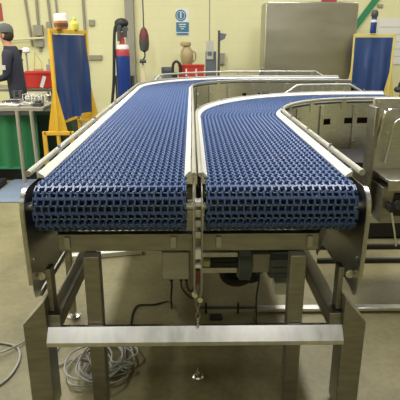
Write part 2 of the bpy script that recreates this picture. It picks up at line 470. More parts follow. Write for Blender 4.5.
# ------------------------------------------------------------------ junction box with leads
jb = thing('junction_box', 'grey steel junction box hanging under end of left conveyor', 'box', (-.077, 2.12, .565))
MB().box(-.141, -.013, 2.085, 2.16, .567, .71).build('body', 'steel_dull', jb, bevel=.004)
MB().box(-.137, -.017, 2.080, 2.087, .571, .706).build('lid', 'steel_sat', jb, bevel=.002)
MB().box(-.09, -.06, 2.10, 2.13, .70, .80).build('hanger', 'steel_dull', jb)
for x in (-.10, -.055, -.03): MB().cyl((x, 2.12, .545), (x, 2.12, .568), .009, 10).build('cable_gland', 'rubber', jb)
def lead(pts, r, label, name='cable', m='rubber', cat='cable', n=7, grp=None):
    o = MB().tube(smooth_path(pts, n), r, 7).build(name, m); return tag(o, label, cat, grp)
lead([(-.10, 2.12, .548), (-.10, 2.14, .50), (-.11, 2.25, .38), (-.125, 2.6, .12), (-.15, 2.88, .01), (-.25, 2.85, .007), (-.35, 2.84, .007), (-.375, 2.74, .007), (-.37, 2.62, .007)], .005,
     'black cable dropping from junction box and trailing across floor')
lead([(-.055, 2.12, .548), (-.052, 2.12, .51), (-.03, 2.11, .48), (-.005, 2.09, .47), (.012, 2.06, .50), (.018, 2.02, .56), (.02, 2.0, .62)], .004, 'black lead looping from middle gland of junction box to tensioner')
lead([(-.03, 2.12, .548), (-.028, 2.12, .52), (-.012, 2.10, .50), (.008, 2.08, .53), (.018, 2.05, .60), (.02, 2.02, .68)], .004, 'short black lead looping from right gland of junction box')

# ------------------------------------------------------------------ gear motor under the right lane
gm = thing('gear_motor', 'grey gear motor with shaft mounted beneath right conveyor', 'motor', (.3, 2.4, .45))
MB().box(.045, .235, 2.38, 2.44, .545, .572).box(.045, .235, 2.38, 2.44, .455, .485).build('mounting_rail', 'steel_bright', gm, bevel=.002)
MB().cyl((.03, 2.42, .515), (.24, 2.42, .515), .022, 14).build('drive_shaft', 'black', gm)
MB().box(.055, .09, 2.36, 2.40, .50, .535).build('key_block', 'cream', gm, bevel=.003)
MB().cyl((.236, 2.42, .50), (.306, 2.42, .50), .085, 24).box(.24, .302, 2.36, 2.5, .42, .60).build('gearbox', 'mgrey', gm, bevel=.006)
MB().box(.31, .405, 2.37, 2.48, .46, .565).build('terminal_box', 'lgrey', gm, bevel=.006)
mt = MB().cyl((.306, 2.42, .50), (.395, 2.42, .50), .05, 20)
mt.cyl((.40, 2.42, .50), (.52, 2.42, .50), .078, 24)
for k in range(12):
    a = 2*PI*k/12; mt.box(.405, .515, 2.42+.08*math.cos(a)-.004, 2.42+.08*math.cos(a)+.004, .50+.08*math.sin(a)-.004, .50+.08*math.sin(a)+.004)
mt.build('motor_body', 'mgrey', gm)
MB().lathe((0, 0, 0), [(.07, 0), (.07, .03), (.05, .04)], 20).build('fan_cover', 'mgrey', gm).matrix_basis = Matrix.Translation(Vector((.22, .02, .05))+Vector((0, 0, 0))) @ Matrix.Rotation(PI/2, 4, 'Y') @ Matrix.Translation(ORG[gm.name])
MB().box(.25, .29, 2.44, 2.48, .59, .74).box(.06, .10, 2.41, 2.44, .57, .74).build('hanger', 'steel_dull', gm)
MB().box(.43, .51, 2.36, 2.46, .335, .405).build('control_box', 'paper', gm, bevel=.004)
MB().box(.455, .485, 2.42, 2.45, .40, .45).build('control_bracket', 'steel_dull', gm)
lead([(.35, 2.40, .462), (.352, 2.40, .40), (.345, 2.42, .28), (.36, 2.5, .10), (.37, 2.55, .02), (.37, 2.68, .008)], .0045, 'dark lead hanging from gear motor straight down to floor')
hs = MB(); hp = []
for k in range(70):
    a = k/70*2*PI*4.5; ph = k*.37
    hp.append((.285+(.10+.025*math.sin(ph))*math.cos(a), 2.62+.04*math.sin(ph*1.3), .335+(.050+.022*math.cos(ph*.7))*math.sin(a)+.014*math.sin(ph)))
hp += [(.30, 2.60, .42), (.30, 2.58, .55), (.30, 2.60, .72)]
hs.tube(smooth_path(hp, 4), .017, 7)
tag(hs.build('hose', 'rubber'), 'bundled black hose hanging below gear motor under right conveyor', 'hose')

# ------------------------------------------------------------------ floor cables
def coil(cx, cy, rx, ry, turns, r, label, tail=None, seed=1):
    rnd = random.Random(seed); pts = []
    for k in range(turns*12):
        a = 2*PI*k/12; w = k//12
        ox = rnd.uniform(-1, 1)*.010 + .06*math.sin(w*2.1); oy = .055*math.cos(w*1.7)+rnd.uniform(-1, 1)*.008
        pts.append((cx+ox+(rx*(1-.05*(w % 4)))*math.cos(a), cy+oy+(ry*(1-.06*(w % 3)))*math.sin(a), r+.004+(w % 7)*r*1.7+.004*math.sin(a*3+w)))
    if tail: pts += tail
    o = MB().tube(smooth_path(pts, 4), r, 7).build('cable_coil', 'cable'); tag(o, label, 'cable coil'); return o
coil(-.48, 2.23, .125, .165, 8, .005, 'loose coil of grey cable on floor under left conveyor', [(-.60, 2.28, .01), (-.72, 2.22, .008), (-.74, 2.4, .008), (-.66, 2.55, .008), (-.58, 2.72, .008)], 3)
lead([(-1.22, 2.05, .008), (-1.02, 2.03, .008), (-.93, 2.12, .008), (-.92, 2.28, .008), (-.98, 2.40, .008), (-1.12, 2.44, .008), (-1.22, 2.40, .008)], .006, 'grey cable loop on open floor left of stand', m='cable')
lead([(-1.20, 2.22, .022), (-1.02, 2.33, .024), (-.92, 2.48, .007), (-.84, 2.56, .007), (-.80, 2.64, .007), (-.79, 2.74, .007)], .005, 'thin grey cable curving from left floor toward rear foot of stand', m='cable')
ft = thing('levelling_foot', 'small steel levelling foot alone on floor under middle of cross beam', 'foot', (.024, 2.13, 0))
MB().lathe((.024, 2.13, 0), [(.026, 0), (.028, .006), (.022, .014), (.010, .018)], 18).build('base', 'zinc', ft)
MB().cyl((.024, 2.13, .016), (.024, 2.13, .055), .007, 8).lathe((.024, 2.13, .022), [(.014, 0), (.014, .010)], 6).build('stem', 'chrome', ft)

# low frames lying on the floor behind the stand
fr = thing('floor_frame', 'low steel channel on floor behind stand, dark at left and bright at right', 'frame', (.7, 2.75, 0))
MB().box(.40, 2.2, 2.735, 2.785, .012, .034).build('channel', 'steel_bright', fr, bevel=.003)
MB().box(.02, .40, 2.745, 2.765, .03, .042).build('thin_bar', 'dgrey', fr)
for x in (.08, .28): MB().box(x-.006, x+.006, 2.745, 2.76, .0, .07).build('peg', 'black', fr)
for x in (.6, 1.4, 2.1): MB().box(x-.03, x+.03, 2.73, 2.79, 0, .014).build('pad', 'rubber', fr)
sh = MB().box(.10, .18, 2.66, 2.72, 0, .018).build('wedge', 'black', bevel=.006); tag(sh, 'small black wedge on floor beside thin dark bar', 'wedge')
pk = MB().box(-1.06, -.40, 3.58, 3.64, 0, .04, rz=.22).build('steel_channel', 'white', bevel=.004); tag(pk, 'pale straight channel lying on floor beneath left conveyor', 'channel')

# ------------------------------------------------------------------ stainless machine at the right edge
mc = thing('stainless_machine', 'stainless machine frame with open shelf at right edge beside right conveyor', 'machine', (1.55, 3.3, 0))
MB().box(1.17, 2.3, 3.22, 3.26, .50, 1.265).build('back_panel', 'steel', mc, bevel=.003)
MB().box(1.146, 1.17, 3.12, 3.26, .50, 1.22).build('end_panel', 'steel_dull', mc, bevel=.004)
MB().box(1.20, 2.3, 2.93, 3.22, .782, .802).box(1.20, 2.3, 2.925, 2.935, .735, .802).build('shelf', 'steel', mc, bevel=.002)
MB().box(1.20, 2.3, 3.0, 3.22, .50, .735).build('lower_body', 'steel_dull', mc, bevel=.004)
MB().box(1.275, 1.40, 2.985, 3.01, .55, .70).build('recess_shade', 'black', mc, bevel=.006)  # solid black block stands in for the shade of a recess
MB().cyl((1.30, 2.96, .63), (1.30, 3.0, .63), .03, 14).build('dial', 'dgrey', mc)
MB().box(.98, 1.17, 3.30, 3.34, .50, .78).build('guard_sheet', 'steel_dull', mc, bevel=.003)
MB().box(.95, 2.3, 3.26, 3.32, .40, .46).build('bottom_rail', 'steel', mc, bevel=.003)
MB().tube(smooth_path([(1.20, 3.20, .95), (1.20, 3.16, 1.08), (1.22, 3.15, 1.18), (1.30, 3.15, 1.20), (1.55, 3.16, 1.20)], 6), .012, 8).build('pipe', 'chrome', mc)
MB().tube(smooth_path([(1.27, 3.20, .85), (1.27, 3.16, 1.0), (1.29, 3.15, 1.12), (1.36, 3.15, 1.14), (1.6, 3.16, 1.14)], 6), .008, 8).build('pipe', 'steel_bright', mc)
for x, z in ((1.19, 1.25), (1.27, 1.05), (1.19, .90)): MB().cyl((x, 3.205, z), (x, 3.225, z), .010, 6).build('bolt', 'chrome', mc)
for x in (1.72, 2.2):
    MB().box(x-.03, x+.03, 3.2, 3.26, 0, .52).build('leg', 'steel_dull', mc, bevel=.003)
hk = MB().tube(smooth_path([(1.235, 2.92, .62), (1.245, 2.91, .56), (1.265, 2.90, .47), (1.285, 2.90, .38)], 5), .006, 8)
hk.build('lever', 'steel_bright', mc); MB().box(1.222, 1.25, 2.905, 3.0, .60, .645).build('lever_mount', 'black', mc, bevel=.003)
b2 = thing('base_frame', 'pair of low dark bars on floor right of stand, under the machine', 'frame', (1.5, 3.6, 0))
MB().box(.95, 2.4, 3.72, 3.75, .0, .040).build('bar', 'black', b2, bevel=.003)
MB().box(.95, 2.4, 3.46, 3.49, .0, .035).build('bar', 'black', b2, bevel=.003)
MB().box(1.85, 1.91, 3.49, 3.72, .0, .02).build('tie', 'dgrey', b2, bevel=.003)
cr = thing('storage_crate', 'black crate on floor inside the bend of right conveyor', 'crate', (1.42, 4.2, 0))
c_ = MB().box(1.08, 1.78, 3.95, 3.97, 0, .66).box(1.08, 1.78, 4.43, 4.45, 0, .66).box(1.08, 1.10, 3.97, 4.43, 0, .66).box(1.76, 1.78, 3.97, 4.43, 0, .66).box(1.08, 1.78, 3.95, 4.45, 0, .02)
c_.build('body', 'black', cr, bevel=.004)
MB().box(1.07, 1.79, 3.94, 4.46, .655, .675).build('lid', 'black', cr, bevel=.004)
MB().prism([(1.50, 3.96), (1.78, 3.96), (1.78, 4.30), (1.62, 4.36)], .676, .684, 'z').build('sheet', 'mgrey', cr)

# ------------------------------------------------------------------ big stainless cabinet
bp_ = thing('stainless_cabinet', 'tall blank stainless steel cabinet behind the conveyors', 'cabinet', (2.0, 9.2, 0))
poly = [(1.25, .10)]
poly += [(1.25, 2.19), (1.265, 2.222), (1.30, 2.235), (2.78, 2.235), (2.815, 2.222), (2.83, 2.19), (2.83, .10)]
MB().prism(poly, 9.0, 9.55, 'y').build('body', 'steel_panel', bp_, bevel=.02)
MB().box(1.19, 1.26, 8.98, 9.06, .95, 1.16).build('hinge', 'steel_dull', bp_, bevel=.01)
for x in (1.3, 2.7):
    for y in (9.1, 9.45): MB().cyl((x, y, 0), (x, y, .11), .03, 12).build('foot', 'dgrey', bp_)

# ------------------------------------------------------------------ welding screens
def screen(label, p0, p1, frame_mat, z0, z1, feet, seed):
    """p0 near post, p1 far post (plan)"""
    A = Vector((p0[0], p0[1], 0)); B = Vector((p1[0], p1[1], 0)); d = (B-A); L = d.length; d.normalize(); nrm = Vector((-d.y, d.x, 0))
    t = thing('welding_screen', label, 'screen', (A.x, A.y, 0)); r = .017
    for P in (A, B):
        MB().box(P.x-r, P.x+r, P.y-r, P.y+r, .52, z1+.03, rz=math.atan2(d.y, d.x)).build('post', frame_mat, t, bevel=.003)
    c = (A+B)/2
    MB().box(c.x-L/2-r, c.x+L/2+r, c.y-r, c.y+r, z1+.012, z1+.055, rz=math.atan2(d.y, d.x)).build('top_bar', frame_mat, t, bevel=.003)
    MB().box(c.x-L/2, c.x+L/2, c.y-.012, c.y+.012, z0-.03, z0-.005, rz=math.atan2(d.y, d.x)).build('bottom_bar', frame_mat, t)
    # hanging vinyl with folds
    nx, nz = 40, 16; vs = []; fs = []; rnd = random.Random(seed); ph = [rnd.uniform(0, 6) for _ in range(4)]
    for side in (-1, 1):
        for i in range(nx+1):
            u = i/nx
            for k in range(nz+1):
                w = k/nz; z = z0+(z1-z0)*(1-w)
                off = .018*(.25+w)*math.sin(u*17+ph[0]+1.3*w)+.012*w*math.sin(u*31+ph[1])+.012*math.sin(u*7-w*5+ph[2])
                P = A+d*(.012+u*(L-.024))+nrm*(off+side*.002)
                vs.append((P.x, P.y, z))
    n1 = (nx+1)*(nz+1)
    for i in range(nx):
        for k in range(nz):
            a = i*(nz+1)+k; q = (a, a+nz+1, a+nz+2, a+1)
            fs += [q, tuple(n1+j for j in q[::-1])]
    for i in range(nx):
        for k in (0, nz):
            a = i*(nz+1)+k; b = a+nz+1; fs.append((a, b, n1+b, n1+a))
    for k in range(nz):
        for i in (0, nx):
            a = i*(nz+1)+k; fs.append((a, a+1, n1+a+1, n1+a))
    MB().add(vs, fs).build('curtain', 'curtain', t, smooth=80)
    # feet: gusset, spreader and two short legs
    for P in (A, B):
        fw = feet
        g = MB()
        def Q(u, z, w): v = P+Vector((1, 0, 0))*u+Vector((0, 1, 0))*w; return (v.x, v.y, z)
        poly2 = [(-.016, 1.12), (.016, 1.12), (fw*.72, .64), (-fw*.72, .64)]
        g.add([Q(a, b, -.006) for a, b in poly2]+[Q(a, b, .006) for a, b in poly2], [(3, 2, 1, 0), (4, 5, 6, 7)]+[(i, (i+1) % 4, 4+(i+1) % 4, 4+i) for i in range(4)])
        g.build('gusset', frame_mat, t)
        MB().box(P.x-fw, P.x+fw, P.y-.02, P.y+.02, .62, .66).build('spreader', frame_mat, t, bevel=.003)
        for s_ in (-1, 1): MB().box(P.x+s_*fw-.02, P.x+s_*fw+.02, P.y-.02, P.y+.02, 0, .66).build('leg', frame_mat, t, bevel=.003)
    return t
screen('blue welding screen in yellow frame on left, beside the green-skirted workbench', (-1.475, 5.5), (-1.285, 6.4), 'yellow', .76, 1.675, .150, 2)
screen('blue welding screen in pale yellow frame on right, beside the steel cabinet', (2.735, 8.78), (3.30, 8.5), 'pale_yellow', .62, 1.66, .15, 5)

# things standing on the screens
tb = thing('tub', 'white tub with brown lid and orange band on top of left screen', 'tub', (-1.395, 5.69, 1.73))
MB().lathe((-1.395, 5.69, 1.73), [(.062, 0), (.068, .01), (.070, .085)], 20).build('body', 'orange', tb)
MB().lathe((-1.395, 5.69, 1.815), [(.071, 0), (.068, .06), (.05, .075)], 20).build('lid', 'paper', tb)
MB().lathe((-1.395, 5.69, 1.75), [(.0705, 0), (.0725, .002), (.0735, .04), (.071, .042)], 20).build('band', 'brown', tb)
bt = thing('bottle', 'yellow-green bottle on top of left screen', 'bottle', (-1.345, 6.10, 1.73))
MB().lathe((-1.345, 6.10, 1.73), [(.048, 0), (.052, .012), (.050, .07), (.022, .098), (.018, .11)], 18).build('body', 'ylabel', bt)
MB().lathe((-1.345, 6.10, 1.84), [(.024, 0), (.024, .02), (.018, .03)], 14).build('cap', 'lime', bt)
sp = thing('spray_can', 'blue can with black mesh cap on top of right screen', 'can', (2.985, 8.63, 1.725))
MB().lathe((2.985, 8.63, 1.725), [(.045, 0), (.05, .01), (.05, .21), (.04, .235)], 18).build('body', 'bluepaint', sp)
MB().lathe((2.985, 8.63, 1.895), [(.0505, 0), (.0515, .004), (.0515, .036), (.0505, .04)], 18).build('label_band', 'paper', sp)
MB().lathe((2.985, 8.63, 1.958), [(.035, 0), (.055, .04), (.055, .09), (.03, .13)], 14).build('cap', 'dgrey', sp)

# ------------------------------------------------------------------ gas cylinder
gc = thing('gas_cylinder', 'tall blue gas cylinder with red shoulder and regulator standing by grey pillar', 'gas cylinder', (-1.19, 9.0, 0))
MB().lathe((-1.19, 9.0, 0), [(.11, 0), (.122, .02), (.122, 1.36)], 24).build('body', 'bluepaint', gc)
MB().lathe((-1.19, 9.0, 1.36), [(.122, 0), (.122, .04), (.115, .10), (.09, .16), (.055, .20)], 24).build('shoulder', 'redpaint', gc)
MB().lathe((-1.19, 9.0, 1.47), [(.113, 0), (.112, .045), (.10, .075)], 24).build('label_band', 'paper', gc)
MB().lathe((-1.19, 9.0, 1.55), [(.045, 0), (.045, .08), (.03, .10), (.03, .20)], 14).build('neck', 'redpaint', gc)
MB().cyl((-1.28, 8.98, 1.78), (-1.08, 8.98, 1.80), .030, 12).cyl((-1.12, 8.93, 1.80), (-1.12, 8.98, 1.80), .045, 16).cyl((-1.22, 8.93, 1.83), (-1.22, 8.98, 1.83), .04, 16).box(-1.26, -1.20, 8.93, 9.0, 1.60, 1.80).box(-1.16, -1.10, 8.95, 9.0, 1.66, 1.80).build('regulator', 'dgrey', gc)
MB().sphere((-1.19, 9.02, 1.89), .12, .09, .085).build('cap', 'black', gc)
MB().tube(smooth_path([(-1.24, 8.97, 1.88), (-1.29, 8.96, 1.82), (-1.315, 8.95, 1.62), (-1.335, 8.95, 1.3), (-1.36, 8.94, .9), (-1.41, 8.93, .5), (-1.44, 8.93, .03)], 6), .026, 8).build('hose', 'rubber', gc)
MB().box(-1.36, -1.02, 9.10, 9.16, 0, 1.02).build('stand_back', 'dgrey', gc, bevel=.01)

# ------------------------------------------------------------------ left workbench and its clutter
wb = thing('workbench', 'cluttered workbench with green skirt at left edge in front of person', 'bench', (-2.5, 6.1, 0))
MB().box(-3.5, -1.70, 5.78, 6.50, .845, .885).build('top', 'conduit', wb, bevel=.003)
vs = []; fs = []; n = 60
for i in range(n+1):
    x = -3.48+i*(1.68)/n; y = 5.83+.012*math.sin(i*.9)
    for yy in (y, y+.006):
        for z in (.17, .85): vs.append((x, yy, z))
for i in range(n):
    a = i*4; b = a+4
    fs += [(a, b, b+1, a+1), (a+2, a+3, b+3, b+2), (a, a+2, b+2, b), (a+1, b+1, b+3, a+3)]
MB().add(vs, fs).build('skirt', 'green', wb, smooth=80)
MB().box(-3.48, -1.80, 5.822, 5.846, .155, .18).build('hem', 'greenp', wb)
MB().box(-3.4, -1.86, 5.90, 6.42, 0, .16).build('dark_gap_block', 'black', wb)  # black block added for the dark gap under the skirt
for x0, x1 in ((-1.995, -1.985), (-1.835, -1.81)):
    MB().tube([(x0, 5.77, .85), (x1, 5.74, 0)], .022, 10).build('leg', 'conduit', wb)
for x0 in (-3.40,): MB().tube([(x0, 5.77, .85), (x0, 5.74, 0)], .022, 10).build('leg', 'conduit', wb)
MB().box(-3.5, -1.80, 5.775, 5.785, .80, .84).build('edge_strip', 'dgrey', wb)
cl = [
    ('metal_bowl', 'shiny round metal bowl on workbench at left edge of picture', 'bowl', 'chrome', lambda m: m.lathe((-2.13, 6.0, .885), [(.05, 0), (.10, .03), (.115, .05), (.108, .05), (.04, .012)], 18)),
    ('metal_block', 'low steel block on workbench behind metal bowl', 'block', 'steel', lambda m: m.box(-2.26, -2.08, 6.20, 6.30, .885, .93)),
    ('metal_tray', 'grey metal tray in middle of workbench top', 'tray', 'steel_bright', lambda m: m.box(-2.02, -1.86, 5.90, 6.06, .885, .893).box(-2.02, -1.86, 5.90, 5.906, .885, .915).box(-2.02, -1.86, 6.054, 6.06, .885, .915).box(-2.02, -2.014, 5.90, 6.06, .885, .915).box(-1.866, -1.86, 5.90, 6.06, .885, .915)),
    ('angle_bracket', 'bent steel bracket on front edge of workbench', 'bracket', 'steel_dull', lambda m: m.box(-2.54, -2.34, 5.80, 5.86, .885, .90).box(-2.36, -2.34, 5.80, 5.86, .90, .95)),
    ('small_vice', 'small dark vice on workbench beside person', 'vice', 'dgrey', lambda m: m.box(-2.22, -2.12, 6.34, 6.44, .885, .94).box(-2.22, -2.19, 6.34, 6.44, .94, 1.02).box(-2.15, -2.12, 6.34, 6.44, .94, 1.02).cyl((-2.24, 6.39, .965), (-2.06, 6.39, .965), .01, 8)),
    ('pale_carton', 'small pale carton on workbench next to red box', 'carton', 'cream', lambda m: m.box(-2.02, -1.92, 6.30, 6.40, .885, .96)),
]
for nm, lb, ct, m_, fn in cl:
    q = MB(); fn(q); tag(q.build(nm, m_, bevel=.002), lb, ct)
rk = thing('fitting_rack', 'wire rack on workbench holding a row of steel fittings', 'rack', (-1.88, 6.2, .885))
q = MB().box(-2.02, -1.79, 6.10, 6.30, .885, .89)
for x in (-2.02, -1.79):
    for y in (6.10, 6.30): q.cyl((x, y, .885), (x, y, 1.0), .005, 6)
q.tube([(-2.02, 6.10, 1.0), (-1.79, 6.10, 1.0), (-1.79, 6.30, 1.0), (-2.02, 6.30, 1.0)], .005, 6, closed=True)
q.build('wire_frame', 'zinc', rk)
ff = MB().lathe((0, 0, 0), [(.014, 0), (.016, .05), (.022, .055), (.022, .075), (.010, .08), (.010, .10)], 12).build('steel_fitting', 'steel_bright')
wh = ['first', 'second', 'third', 'fourth', 'fifth', 'sixth']
for k in range(6):
    o = ff if k == 0 else ff.copy()
    if k: COL.objects.link(o)
    o.location = (-2.0+k*.038, 6.17, .891)
    tag(o, 'upright steel fitting in the wire rack, %s from the left' % wh[k], 'fitting', 'steel fittings in the rack')

tag(MB().box(-3.3, -2.19, 5.42, 5.74, 0, .07).box(-2.9, -2.7, 5.40, 5.42, .03, .05).build('flat_block', 'black', bevel=.008), 'flat black block on floor before green-skirted workbench', 'case')  # low black block added to fill the dark area before the bench
tag(MB().cyl((-2.30, 5.86, .905), (-1.98, 5.83, .905), .02, 12).build('steel_tube', 'steel_bright'), 'short steel tube lying along front edge of workbench', 'tube')
tag(MB().lathe((-1.80, 6.40, .885), [(.03, 0), (.035, .01), (.035, .07), (.02, .09), (.02, .12)], 12).build('oil_can', 'steel_dull'), 'small dull oil can at back of workbench near rack', 'can')
tag(MB().box(-1.84, -1.74, 5.86, 5.98, .885, .925).box(-1.82, -1.76, 5.88, 5.96, .925, .95).build('clamp', 'dgrey', bevel=.004), 'dark clamp block at right end of workbench', 'clamp')
# blue-grey sheet on the floor
tag(MB().box(-2.16, -.9, 5.00, 6.9, .0, .012).build('floor_sheet', 'mat_blue', bevel=.003), 'flat blue-grey sheet on floor left of conveyor, beyond bare concrete', 'sheet')

gcb = thing('floor_cabinet', 'dark green steel cabinet on floor behind foot of left screen', 'cabinet', (-1.84, 6.85, 0))
MB().box(-2.10, -1.58, 6.6, 7.1, .0, .74).build('body', 'dgreen', gcb, bevel=.006)
MB().box(-2.08, -1.60, 6.59, 6.60, .05, .70).build('door', 'dgreen', gcb, bevel=.003)
tag(MB().cyl((-1.50, 6.95, 0), (-1.50, 6.95, .86), .035, 12).cyl((-1.50, 6.95, .86), (-1.50, 6.95, .90), .055, 12).build('post', 'lgrey'), 'pale round post standing behind left screen beside dark green cabinet', 'post')
# bench behind the person, with red box and lamp
bb = thing('back_bench', 'steel bench behind person carrying red box', 'bench', (-2.5, 7.8, 0))
MB().box(-3.6, -1.95, 7.5, 8.2, .90, .94).build('top', 'steel_dull', bb, bevel=.003)
for x in (-3.5, -2.05):
    for y in (7.56, 8.14): MB().box(x-.025, x+.025, y-.025, y+.025, 0, .90).build('leg', 'dgrey', bb)
rb_ = thing('red_crate', 'open red plastic box on back bench right of person', 'box', (-2.29, 7.7, .94))
MB().box(-2.52, -2.06, 7.56, 7.575, .94, 1.165).box(-2.52, -2.06, 7.865, 7.88, .94, 1.165).box(-2.52, -2.505, 7.575, 7.865, .94, 1.165).box(-2.075, -2.06, 7.575, 7.865, .94, 1.165).box(-2.52, -2.06, 7.56, 7.88, .94, .955).build('body', 'red', rb_, bevel=.004)
for y in (7.55, 7.87): MB().box(-2.53, -2.05, y, y+.02, 1.145, 1.175).build('rim', 'red', rb_, bevel=.004)
MB().box(-2.21, -2.16, 7.553, 7.561, .95, 1.12, ry=.35).build('label', 'paper', rb_)
lp = thing('bench_lamp', 'white bench lamp on slim stand behind red box', 'lamp', (-2.53, 8.0, .94))
MB().lathe((-2.53, 8.0, .94), [(.06, 0), (.06, .02), (.014, .03), (.014, .50)], 12).build('stand', 'conduit', lp)
MB().lathe((-2.53, 8.0, 1.43), [(.05, 0), (.07, .02), (.065, .06), (.03, .08)], 14).build('head', 'paper', lp)
fd = thing('folded_stand', 'pale yellow folded bracket standing on back bench between lamp and screen', 'bracket', (-2.37, 8.0, .94))
MB().box(-2.44, -2.30, 7.98, 8.04, .94, 1.20).build('body', 'beige', fd, bevel=.006)
MB().tube([(-2.43, 8.0, 1.2), (-2.40, 8.0, 1.44), (-2.31, 8.0, 1.30), (-2.31, 8.0, 1.2)], .012, 8).build('handle', 'pale_yellow', fd)
tag(MB().box(-2.25, -2.07, 8.02, 8.12, .94, 1.26).cyl((-2.2, 8.07, 1.26), (-2.2, 8.07, 1.34), .02, 8).cyl((-2.11, 8.07, 1.26), (-2.11, 8.07, 1.31), .016, 8).build('grey_tool', 'conduit', bevel=.006), 'grey tool case standing behind red box near left screen', 'tool case')

# ------------------------------------------------------------------ person
pr = None
def skin_body(joints, edges, name, m_, parent=None, sub=2, loc=None):
    me = bpy.data.meshes.new(name); o = bpy.data.objects.new(name, me); COL.objects.link(o)
    names = list(joints); idx = {k: i for i, k in enumerate(names)}
    o0 = loc
    me.from_pydata([tuple(Vector(joints[k][0])-o0) for k in names], [(idx[a], idx[b]) for a, b in edges], [])
    o.modifiers.new('skin', 'SKIN'); bpy.context.view_layer.update()
    if not me.skin_vertices: me.skin_vertices.new() if hasattr(me.skin_vertices, 'new') else None
    for i, k in enumerate(names):
        r = joints[k][1]; r = r if isinstance(r, tuple) else (r, r)
        me.skin_vertices[0].data[i].radius = r
    me.skin_vertices[0].data[0].use_root = True
    s_ = o.modifiers.new('sub', 'SUBSURF'); s_.levels = sub; s_.render_levels = sub
    dg = bpy.context.evaluated_depsgraph_get(); ev = o.evaluated_get(dg)
    nm = bpy.data.meshes.new_from_object(ev); o.modifiers.clear(); o.data = nm
    nm.materials.clear()
    for q_ in (m_ if isinstance(m_, list) else [m_]): nm.materials.append(M[q_])
    nm.shade_smooth()
    if parent is not None: o.parent = parent
    else: o.location = o0
    ORG[o.name] = o0
    return o
PX, PY = -2.38, 7.02
def P3(f, s, z): return (PX-f, PY-s, z)          # f towards the picture's left (the way the person faces), s towards the camera
pr = thing('person', 'person in dark navy jacket and grey cap working at bench on left', 'person', (PX, PY, 0))
L0 = ORG[pr.name]
J = {'pelvis': (P3(0, 0, .96), (.15, .13)), 'waist': (P3(.01, 0, 1.10), (.145, .12)), 'chest': (P3(.03, 0, 1.32), (.165, .13)), 'upper': (P3(.04, 0, 1.46), (.12, .10)), 'neck': (P3(.07, 0, 1.555), .055), 'headbase': (P3(.095, 0, 1.62), .06),
     'skull': (P3(.10, 0, 1.70), (.088, .078)), 'crown': (P3(.10, 0, 1.76), (.07, .062))}
E_ = [('pelvis', 'waist'), ('waist', 'chest'), ('chest', 'upper'), ('upper', 'neck'), ('neck', 'headbase'), ('headbase', 'skull'), ('skull', 'crown')]
for s_, n_ in ((1, 'a'), (-1, 'b')):
    J.update({'sh'+n_: (P3(.03, s_*.19, 1.44), .072), 'el'+n_: (P3(.05, s_*.24, 1.16), .052), 'wr'+n_: (P3(.27, s_*.17, 1.10), .034), 'palm'+n_: (P3(.345, s_*.16, 1.085), (.040, .020)),
              'hip'+n_: (P3(0, s_*.09, .88), .095), 'kn'+n_: (P3(.02, s_*.10, .50), .066), 'an'+n_: (P3(-.01, s_*.11, .10), .045), 'toe'+n_: (P3(.16, s_*.13, .04), .038)})
    E_ += [('upper', 'sh'+n_), ('sh'+n_, 'el'+n_), ('el'+n_, 'wr'+n_), ('wr'+n_, 'palm'+n_), ('pelvis', 'hip'+n_), ('hip'+n_, 'kn'+n_), ('kn'+n_, 'an'+n_), ('an'+n_, 'toe'+n_)]
    for k in range(4):
        o_ = (k-1.5)*.019; ln = (.062, .074, .070, .054)[k]
        J['f%d%s' % (k, n_)] = (P3(.375, s_*(.16)+o_, 1.080), .0095); J['g%d%s' % (k, n_)] = (P3(.375+ln*.55, s_*.16+o_*1.15, 1.066), .0085); J['h%d%s' % (k, n_)] = (P3(.375+ln, s_*.16+o_*1.2, 1.040), .0075)
        E_ += [('palm'+n_, 'f%d%s' % (k, n_)), ('f%d%s' % (k, n_), 'g%d%s' % (k, n_)), ('g%d%s' % (k, n_), 'h%d%s' % (k, n_))]
    J['t0'+n_] = (P3(.335, s_*.115, 1.075), .011); J['t1'+n_] = (P3(.375, s_*.10, 1.055), .009)
    E_ += [('palm'+n_, 't0'+n_), ('t0'+n_, 't1'+n_)]
body = skin_body(J, E_, 'body', ['skin', 'navy', 'trouser'], pr, 2, L0)
for p in body.data.polygons:                       # clothing colours by body region
    c = p.center+L0; f = PX-c.x
    if c.z < .93: p.material_index = 2
    elif c.z > 1.545 or (f > .235 and c.z < 1.2): p.material_index = 0
    else: p.material_index = 1
hc = Vector(P3(.115, 0, 1.69))
MB().sphere(P3(.195, 0, 1.668), .026, .016, .020).sphere(P3(.205, 0, 1.66), .016, .014, .014).build('nose', 'skin', pr)
for s_ in (1, -1):
    MB().sphere(P3(.172, s_*.036, 1.695), .012, .014, .009).build('eye', 'paper', pr)
    MB().sphere(P3(.092, s_*.080, 1.675), .020, .010, .032).build('ear', 'skin', pr)
MB().sphere(P3(.178, 0, 1.622), .010, .026, .006).build('mouth', 'redpaint', pr)
MB().sphere(P3(.070, 0, 1.685), .092, .086, .095).build('hair', 'hair', pr)
cp = MB().lathe(P3(.085, 0, 1.715), [(.104, 0), (.105, .03), (.092, .075), (.06, .105), (.02, .118)], 20)
cp.add([P3(.15, -.08, 1.722), P3(.25, -.06, 1.705), P3(.265, 0, 1.702), P3(.25, .06, 1.705), P3(.15, .08, 1.722),
        P3(.15, -.08, 1.732), P3(.25, -.06, 1.715), P3(.265, 0, 1.712), P3(.25, .06, 1.715), P3(.15, .08, 1.732)],
       [(0, 1, 2, 3, 4), (9, 8, 7, 6, 5), (0, 5, 6, 1), (1, 6, 7, 2), (2, 7, 8, 3), (3, 8, 9, 4), (4, 9, 5, 0)])
cp.build('cap', 'cap', pr)
MB().box(PX-.10, PX-.03, PY-.302, PY-.292, 1.25, 1.31).build('sleeve_patch', 'lgrey', pr, bevel=.002)

